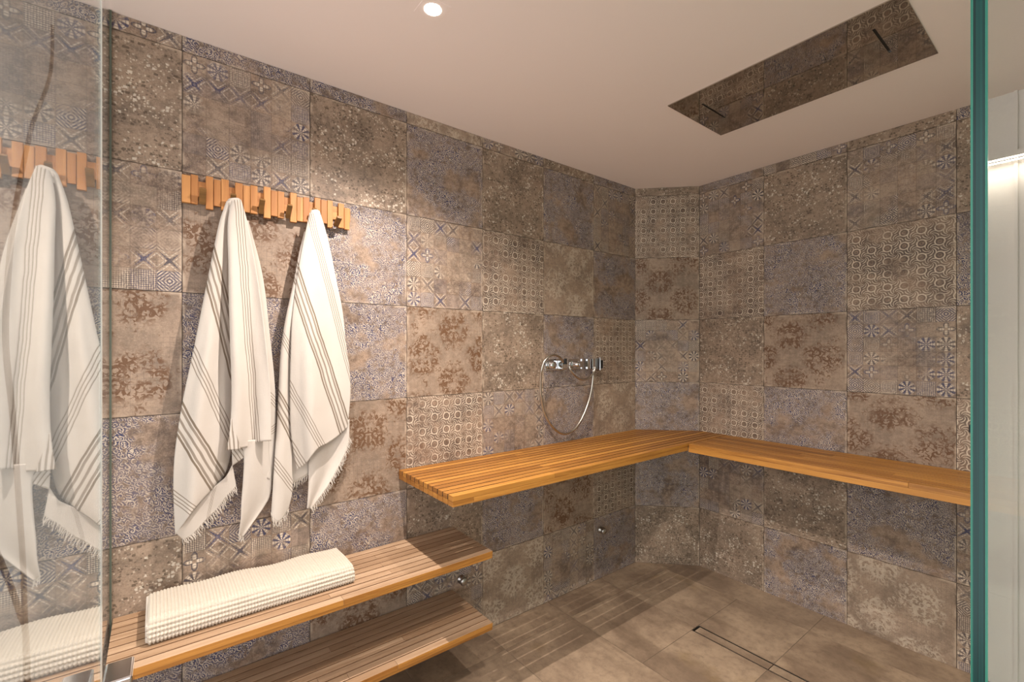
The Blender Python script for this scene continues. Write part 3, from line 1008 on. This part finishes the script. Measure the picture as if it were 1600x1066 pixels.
# ------------------------------------------------------------------ hand shower on the left wall
def shower():
    Z = CAM_Z - 0.100
    t = thing('hand_shower', 'chrome hand shower set with looped metal hose above the long bench', 'shower', (0.0, 2.12, Z - 0.04))
    W_ = lambda u, v, x: on_x(u, v, x)
    m = MB(); m.box((0.0, 1.885, Z - 0.036), (0.006, 2.055, Z + 0.036)); bevel(m.build('wall_plate', M_CHROME, t), 0.002)
    m = MB(); m.box((0.0, 2.085, Z - 0.036), (0.006, 2.205, Z + 0.036)); bevel(m.build('wall_plate', M_CHROME, t), 0.002)
    m = MB(); m.lathe((0.006, 1.925, Z), (1, 0, 0), [(0, 0.0), (0, 0.026), (0.012, 0.026), (0.034, 0.022), (0.036, 0.019), (0.036, 0)]); m.build('knob', M_CHROME, t)
    m = MB(); m.box((0.006, 1.985, Z - 0.026), (0.048, 2.030, Z + 0.028)); bevel(m.build('lever_block', M_CHROME, t), 0.003)
    m = MB(); m.box((0.0485, 2.000, Z + 0.004), (0.062, 2.012, Z + 0.04)); bevel(m.build('lever', M_BLACK, t), 0.002)
    m = MB(); m.lathe((0.006, 2.125, Z), (1, 0, 0), [(0, 0.0), (0, 0.024), (0.02, 0.024), (0.03, 0.014), (0.045, 0.012), (0.045, 0)]); m.build('hose_outlet', M_CHROME, t)
    m = MB(); m.box((0.006, 2.150, Z - 0.02), (0.03, 2.190, Z + 0.02)); bevel(m.build('diverter', M_CHROME, t), 0.003)
    for a in (2.222, 2.268):
        m = MB(); m.box((0.0, a, Z - 0.034), (0.040, a + 0.028, Z + 0.036)); bevel(m.build('holder_block', M_CHROME, t), 0.003)
    m = MB(); m.box((0.0, 2.312, Z - 0.036), (0.03, 2.366, Z + 0.036)); bevel(m.build('holder_block', M_STEEL, t), 0.003)
    m = MB(); m.box((0.034, 2.324, Z - 0.045), (0.056, 2.358, Z + 0.045)); hs = bevel(m.build('handset', M_CHROME, t), 0.004)
    m = MB(); m.box((0.0565, 2.330, Z - 0.03), (0.058, 2.348, Z + 0.025)); m.build('spray_face', M_BLACK, hs)
    big = [(880, 566), (874, 558), (866, 555), (858, 557), (850, 566), (846, 580), (844.5, 600), (845.5, 620), (849, 640), (856, 657), (866, 670), (877, 677.5), (888, 677),
           (898, 670), (908, 656), (917, 636), (923, 615), (926, 595), (927, 578)]
    dep = [0.052, 0.075, 0.082, 0.075, 0.06, 0.05, 0.045] + [0.04] * 9 + [0.04, 0.042, 0.04]
    def smooth(px, dp, n=90):
        q = [curve_at(px, i / n) for i in range(n + 1)]
        dd = [curve_at([(i, d) for i, d in enumerate(dp)], i / n)[1] for i in range(n + 1)]
        return [W_(a, b, c) for (a, b), c in zip(q, dd)]
    m = MB(); m.tube(smooth(big, dep), 0.0072, 12); m.build('hose', M_HOSE, t)
    sm = [(889.5, 572), (892, 579), (898, 587), (906, 592.5), (914, 593), (922, 589), (928, 581), (930, 574)]
    m = MB(); m.tube(smooth(sm, [0.05, 0.055, 0.05, 0.045, 0.045, 0.045, 0.045, 0.045]), 0.0068, 12); m.build('hose', M_HOSE, t)


shower()


def spout(y, z, label):
    t = thing('wall_nozzle', label, 'nozzle', (0.0, y, z), 'round steam nozzles low on the wall')
    m = MB(); m.lathe((0, y, z), (1, 0, 0), [(0, 0), (0, 0.022), (0.006, 0.022), (0.007, 0.014), (0.02, 0.014), (0.02, 0)]); m.build('stem', M_STEEL, t)
    m = MB(); m.lathe((0.02, y, z), (1, 0, 0), [(0, 0), (0, 0.017), (0.004, 0.021), (0.016, 0.021), (0.021, 0.017), (0.022, 0)]); m.build('cap', M_STEEL, t)


spout(2.388, CAM_Z - 1.230, 'round metal nozzle low on the wall under the long bench')
spout(1.285, CAM_Z - 1.227, 'round metal nozzle beside the right ends of the two low shelves')

t = thing('wall_sensor', 'small black fitting on the right-hand wall beside the green glass edge', 'sensor', (1.712, YB, CAM_Z - 0.39))
m = MB(); m.box((1.702, YB - 0.016, CAM_Z - 0.40), (1.735, YB, CAM_Z - 0.362)); bevel(m.build('housing', M_BLACK, t), 0.003)
m = MB(); m.box((1.707, YB - 0.018, CAM_Z - 0.395), (1.730, YB - 0.0165, CAM_Z - 0.368)); m.build('face', M_BLACK, t)

# ------------------------------------------------------------------ floor drain
t = thing('linear_drain', 'long narrow tile-covered drain slot set in the stone floor', 'drain', (1.2, 2.38, 0))
dx0, dx1, dy0, dy1 = DRAIN
m = MB(); w = 0.0035
m.box((dx0, dy0, -0.0195), (dx1, dy0 + w, 0.0008)); m.box((dx0, dy1 - w, -0.0195), (dx1, dy1, 0.0008))
m.box((dx0, dy0 + w, -0.0195), (dx0 + w, dy1 - w, 0.0008)); m.box((dx1 - w, dy0 + w, -0.0195), (dx1, dy1 - w, 0.0008))
m.build('frame', M_STEEL, t)
for (a, b) in ((dx0 + 0.014, 1.098), (1.102, dx1 - 0.014)):
    m = MB(); m.box((a, dy0 + 0.010, -0.0185), (b, dy1 - 0.008, -0.001), rs())
    m.uv[:] = [(p[0], p[1]) for p in m.v]
    m.build('tile_cover', M_FLOOR, t)
m = MB(); m.box((dx0 + w, dy0 + w, -0.0198), (dx1 - w, dy1 - w, -0.019)); m.build('channel', M_BLACK, t)

# ------------------------------------------------------------------ ceiling shower panel: mirror-polished plate with two waterfall slots and rain nozzles
t = thing('ceiling_shower', 'mirror-polished rectangular shower panel set flush in the ceiling', 'shower', (1.255, 2.18, CEIL))
px0, px1, py0, py1 = 0.818, 1.700, 1.940, 2.436; zc = CEIL - 0.0045
slots = [(0.926, 2.05, 2.265), (1.582, 2.066, 2.28)]
m = MB(); xs = [px0, slots[0][0], slots[0][0] + 0.009, slots[1][0], slots[1][0] + 0.009, px1]
def plate(a, b, c, d): m.box((a, c, zc), (b, d, CEIL - 0.0002))
for i in (0, 2, 4): plate(xs[i], xs[i + 1], py0, py1)
for i, s in ((1, slots[0]), (3, slots[1])):
    plate(xs[i], xs[i + 1], py0, s[1]); plate(xs[i], xs[i + 1], s[2], py1)
m.build('plate', M_MIRROR, t)
for x, a, b in slots:
    m = MB(); m.box((x, a, CEIL - 0.0012), (x + 0.009, b, CEIL - 0.0004)); m.build('waterfall_slot', M_BLACK, t)
m = MB()
for i in range(9):
    for j in range(5):
        x = 1.05 + i * 0.052; y = 2.075 + j * 0.052
        m.lathe((x, y, zc), (0, 0, -1), [(-0.001, 0.0022), (0.0012, 0.0020), (0.0014, 0)], 8)
o = m.build('rain_nozzles', M_BLACK, t); o['kind'] = 'stuff'

# ------------------------------------------------------------------ downlight
t = thing('downlight', 'bright square trimless downlight recessed in the ceiling above the towels', 'lamp', (LAMP[0], LAMP[1], CEIL))
m = MB(); a = 0.047
m.box((LAMP[0] - a, LAMP[1] - a, CEIL - 0.0012), (LAMP[0] + a, LAMP[1] + a, CEIL - 0.0002)); m.build('trim', M_CEIL, t)
m = MB(); m.lathe((LAMP[0], LAMP[1], CEIL - 0.0012), (0, 0, -1), [(0, 0.029), (0.0005, 0.029), (0.0012, 0.026), (0.0014, 0)], 32)
m.build('lens', M_LAMP, t)

# ------------------------------------------------------------------ glass
def pane(m, x0, x1, y0, y1, z0, z1): m.box((x0, y0, z0), (x1, y1, z1))


t = thing('glass_screen', 'fixed clear glass screen fitted to the left wall at the shelf ends', 'glass screen', (0.23, GLASS_Y, 0))
m = MB(); pane(m, 0.003, 0.455, GLASS_Y - 0.001, GLASS_Y + 0.001, 0.004, CEIL - 0.004); m.build('pane', M_GLASS, t)
m = MB(); m.box((0.0, GLASS_Y - 0.004, 0.002), (0.003, GLASS_Y + 0.004, CEIL)); m.box((0.0032, GLASS_Y - 0.0040, 0.002), (0.0075, GLASS_Y - 0.0012, CEIL)); m.box((0.0032, GLASS_Y + 0.0012, 0.002), (0.0075, GLASS_Y + 0.0040, CEIL))
m.build('seal', M_SEAL, t)

DX = 1.458; DY = -0.050
t = thing('glass_door', 'clear glass door at the left edge, mirroring the rack and towels', 'glass door', (DX, DY, 0))
m = MB(); pane(m, DX, 2.35, DY + 0.0030, DY + 0.004, 0.01, CEIL - 0.02); m.build('pane', M_GLASS, t)
m = MB(); m.box((DX - 0.012, DY + 0.0025, 0.01), (DX - 0.0001, DY + 0.0042, CEIL - 0.02)); m.build('edge_or_glint_strip', M_EDGE_GLINT, t)  # added pale strip, paints the bright refraction line along the door's edge
KZ = CAM_Z - 0.3305
m = MB(); m.lathe((1.482, DY + 0.004, KZ - 0.020), (0, 1, 0), [(0, 0), (0, 0.010), (0.008, 0.010), (0.008, 0)]); kn = m.build('knob_stem', M_CHROME, t)
m = MB(); m.box((1.464, DY + 0.0085, KZ - 0.042), (1.503, DY + 0.032, KZ)); bevel(m.build('door_knob', M_CHROME, t), 0.002, 3)
t.rotation_euler.z = -0.02

GX0, GX1, GY0 = 2.0355, 2.0458, 0.547
t = thing('glass_partition', 'thick glass partition with bright green edge at the right of the photo', 'glass screen', (GX1, 1.8, 0))
m = MB(); pane(m, GX0, GX1, GY0 + 0.0025, YB - 0.003, 0.004, CEIL - 0.004); m.build('pane', M_GLASS_R, t)
m = MB(); m.box((GX0 + 0.0016, GY0, 0.004), (GX1 - 0.0016, GY0 + 0.0024, CEIL - 0.004)); m.build('edge_or_glint_strip', M_EDGE, t)
m = MB()
for a, b in ((GX0, GX0 + 0.0015), (GX1 - 0.0015, GX1)):
    m.box((a, GY0 + 0.0004, 0.004), (b, GY0 + 0.0024, CEIL - 0.004))
m.build('arris', M_ARRIS, t)

# LED profile on the white bathroom wall, seen mirrored in the partition
t = thing('led_light', 'thin bright light line on the white wall behind the green-edged glass', 'lamp', (2.6, YB, CAM_Z + 0.86))
LZ = CAM_Z + 0.86
m = MB(); m.box((2.06, YB - 0.045, LZ + 0.006), (3.35, YB, LZ + 0.03)); m.build('profile', M_WHITE, t)
m = MB(); m.box((2.06, YB - 0.040, LZ), (3.35, YB - 0.034, LZ + 0.0055)); m.build('diffuser', M_LED, t)

# ------------------------------------------------------------------ bent twig outside the glass

m = MB(); m.box((2.231, YB - 0.012, 0), (2.243, YB, CEIL)); struct(m.build('trim_1', M_WHITE))

# ------------------------------------------------------------------ bent twig outside the glass
t = thing('dry_twig', 'thin dark bent twig standing behind the clear glass door at the far left', 'twig', (0.75, -0.2, 0))


def out_y(u, v, y):
    dx, dy, dz = ray(u, v); k = (y - CY) / dy
    return (CX + k * dx, y, CAM_Z + k * dz)


for pts, r in (([(43, 1478), (42, 1200), (40, 1000), (38, 940), (36, 880), (28, 760), (20, 650), (9, 540), (12, 440), (22, 340), (36, 260), (52, 190), (72, 140), (81, 100), (82, 40)], 0.0048),
               ([(45, 1478), (44, 1200), (41, 1000), (33, 965), (20, 925), (4, 885), (-20, 830), (-50, 780)], 0.0055)):
    m = MB(); q = [curve_at(pts, i / 60) for i in range(61)]
    m.tube([out_y(a, b, -0.20 - 0.01 * S(i * 0.12)) for i, (a, b) in enumerate(q)], lambda t, r=r: r * (1 - 0.3 * t), 8)
    m.build('stem', M_TWIG, t)
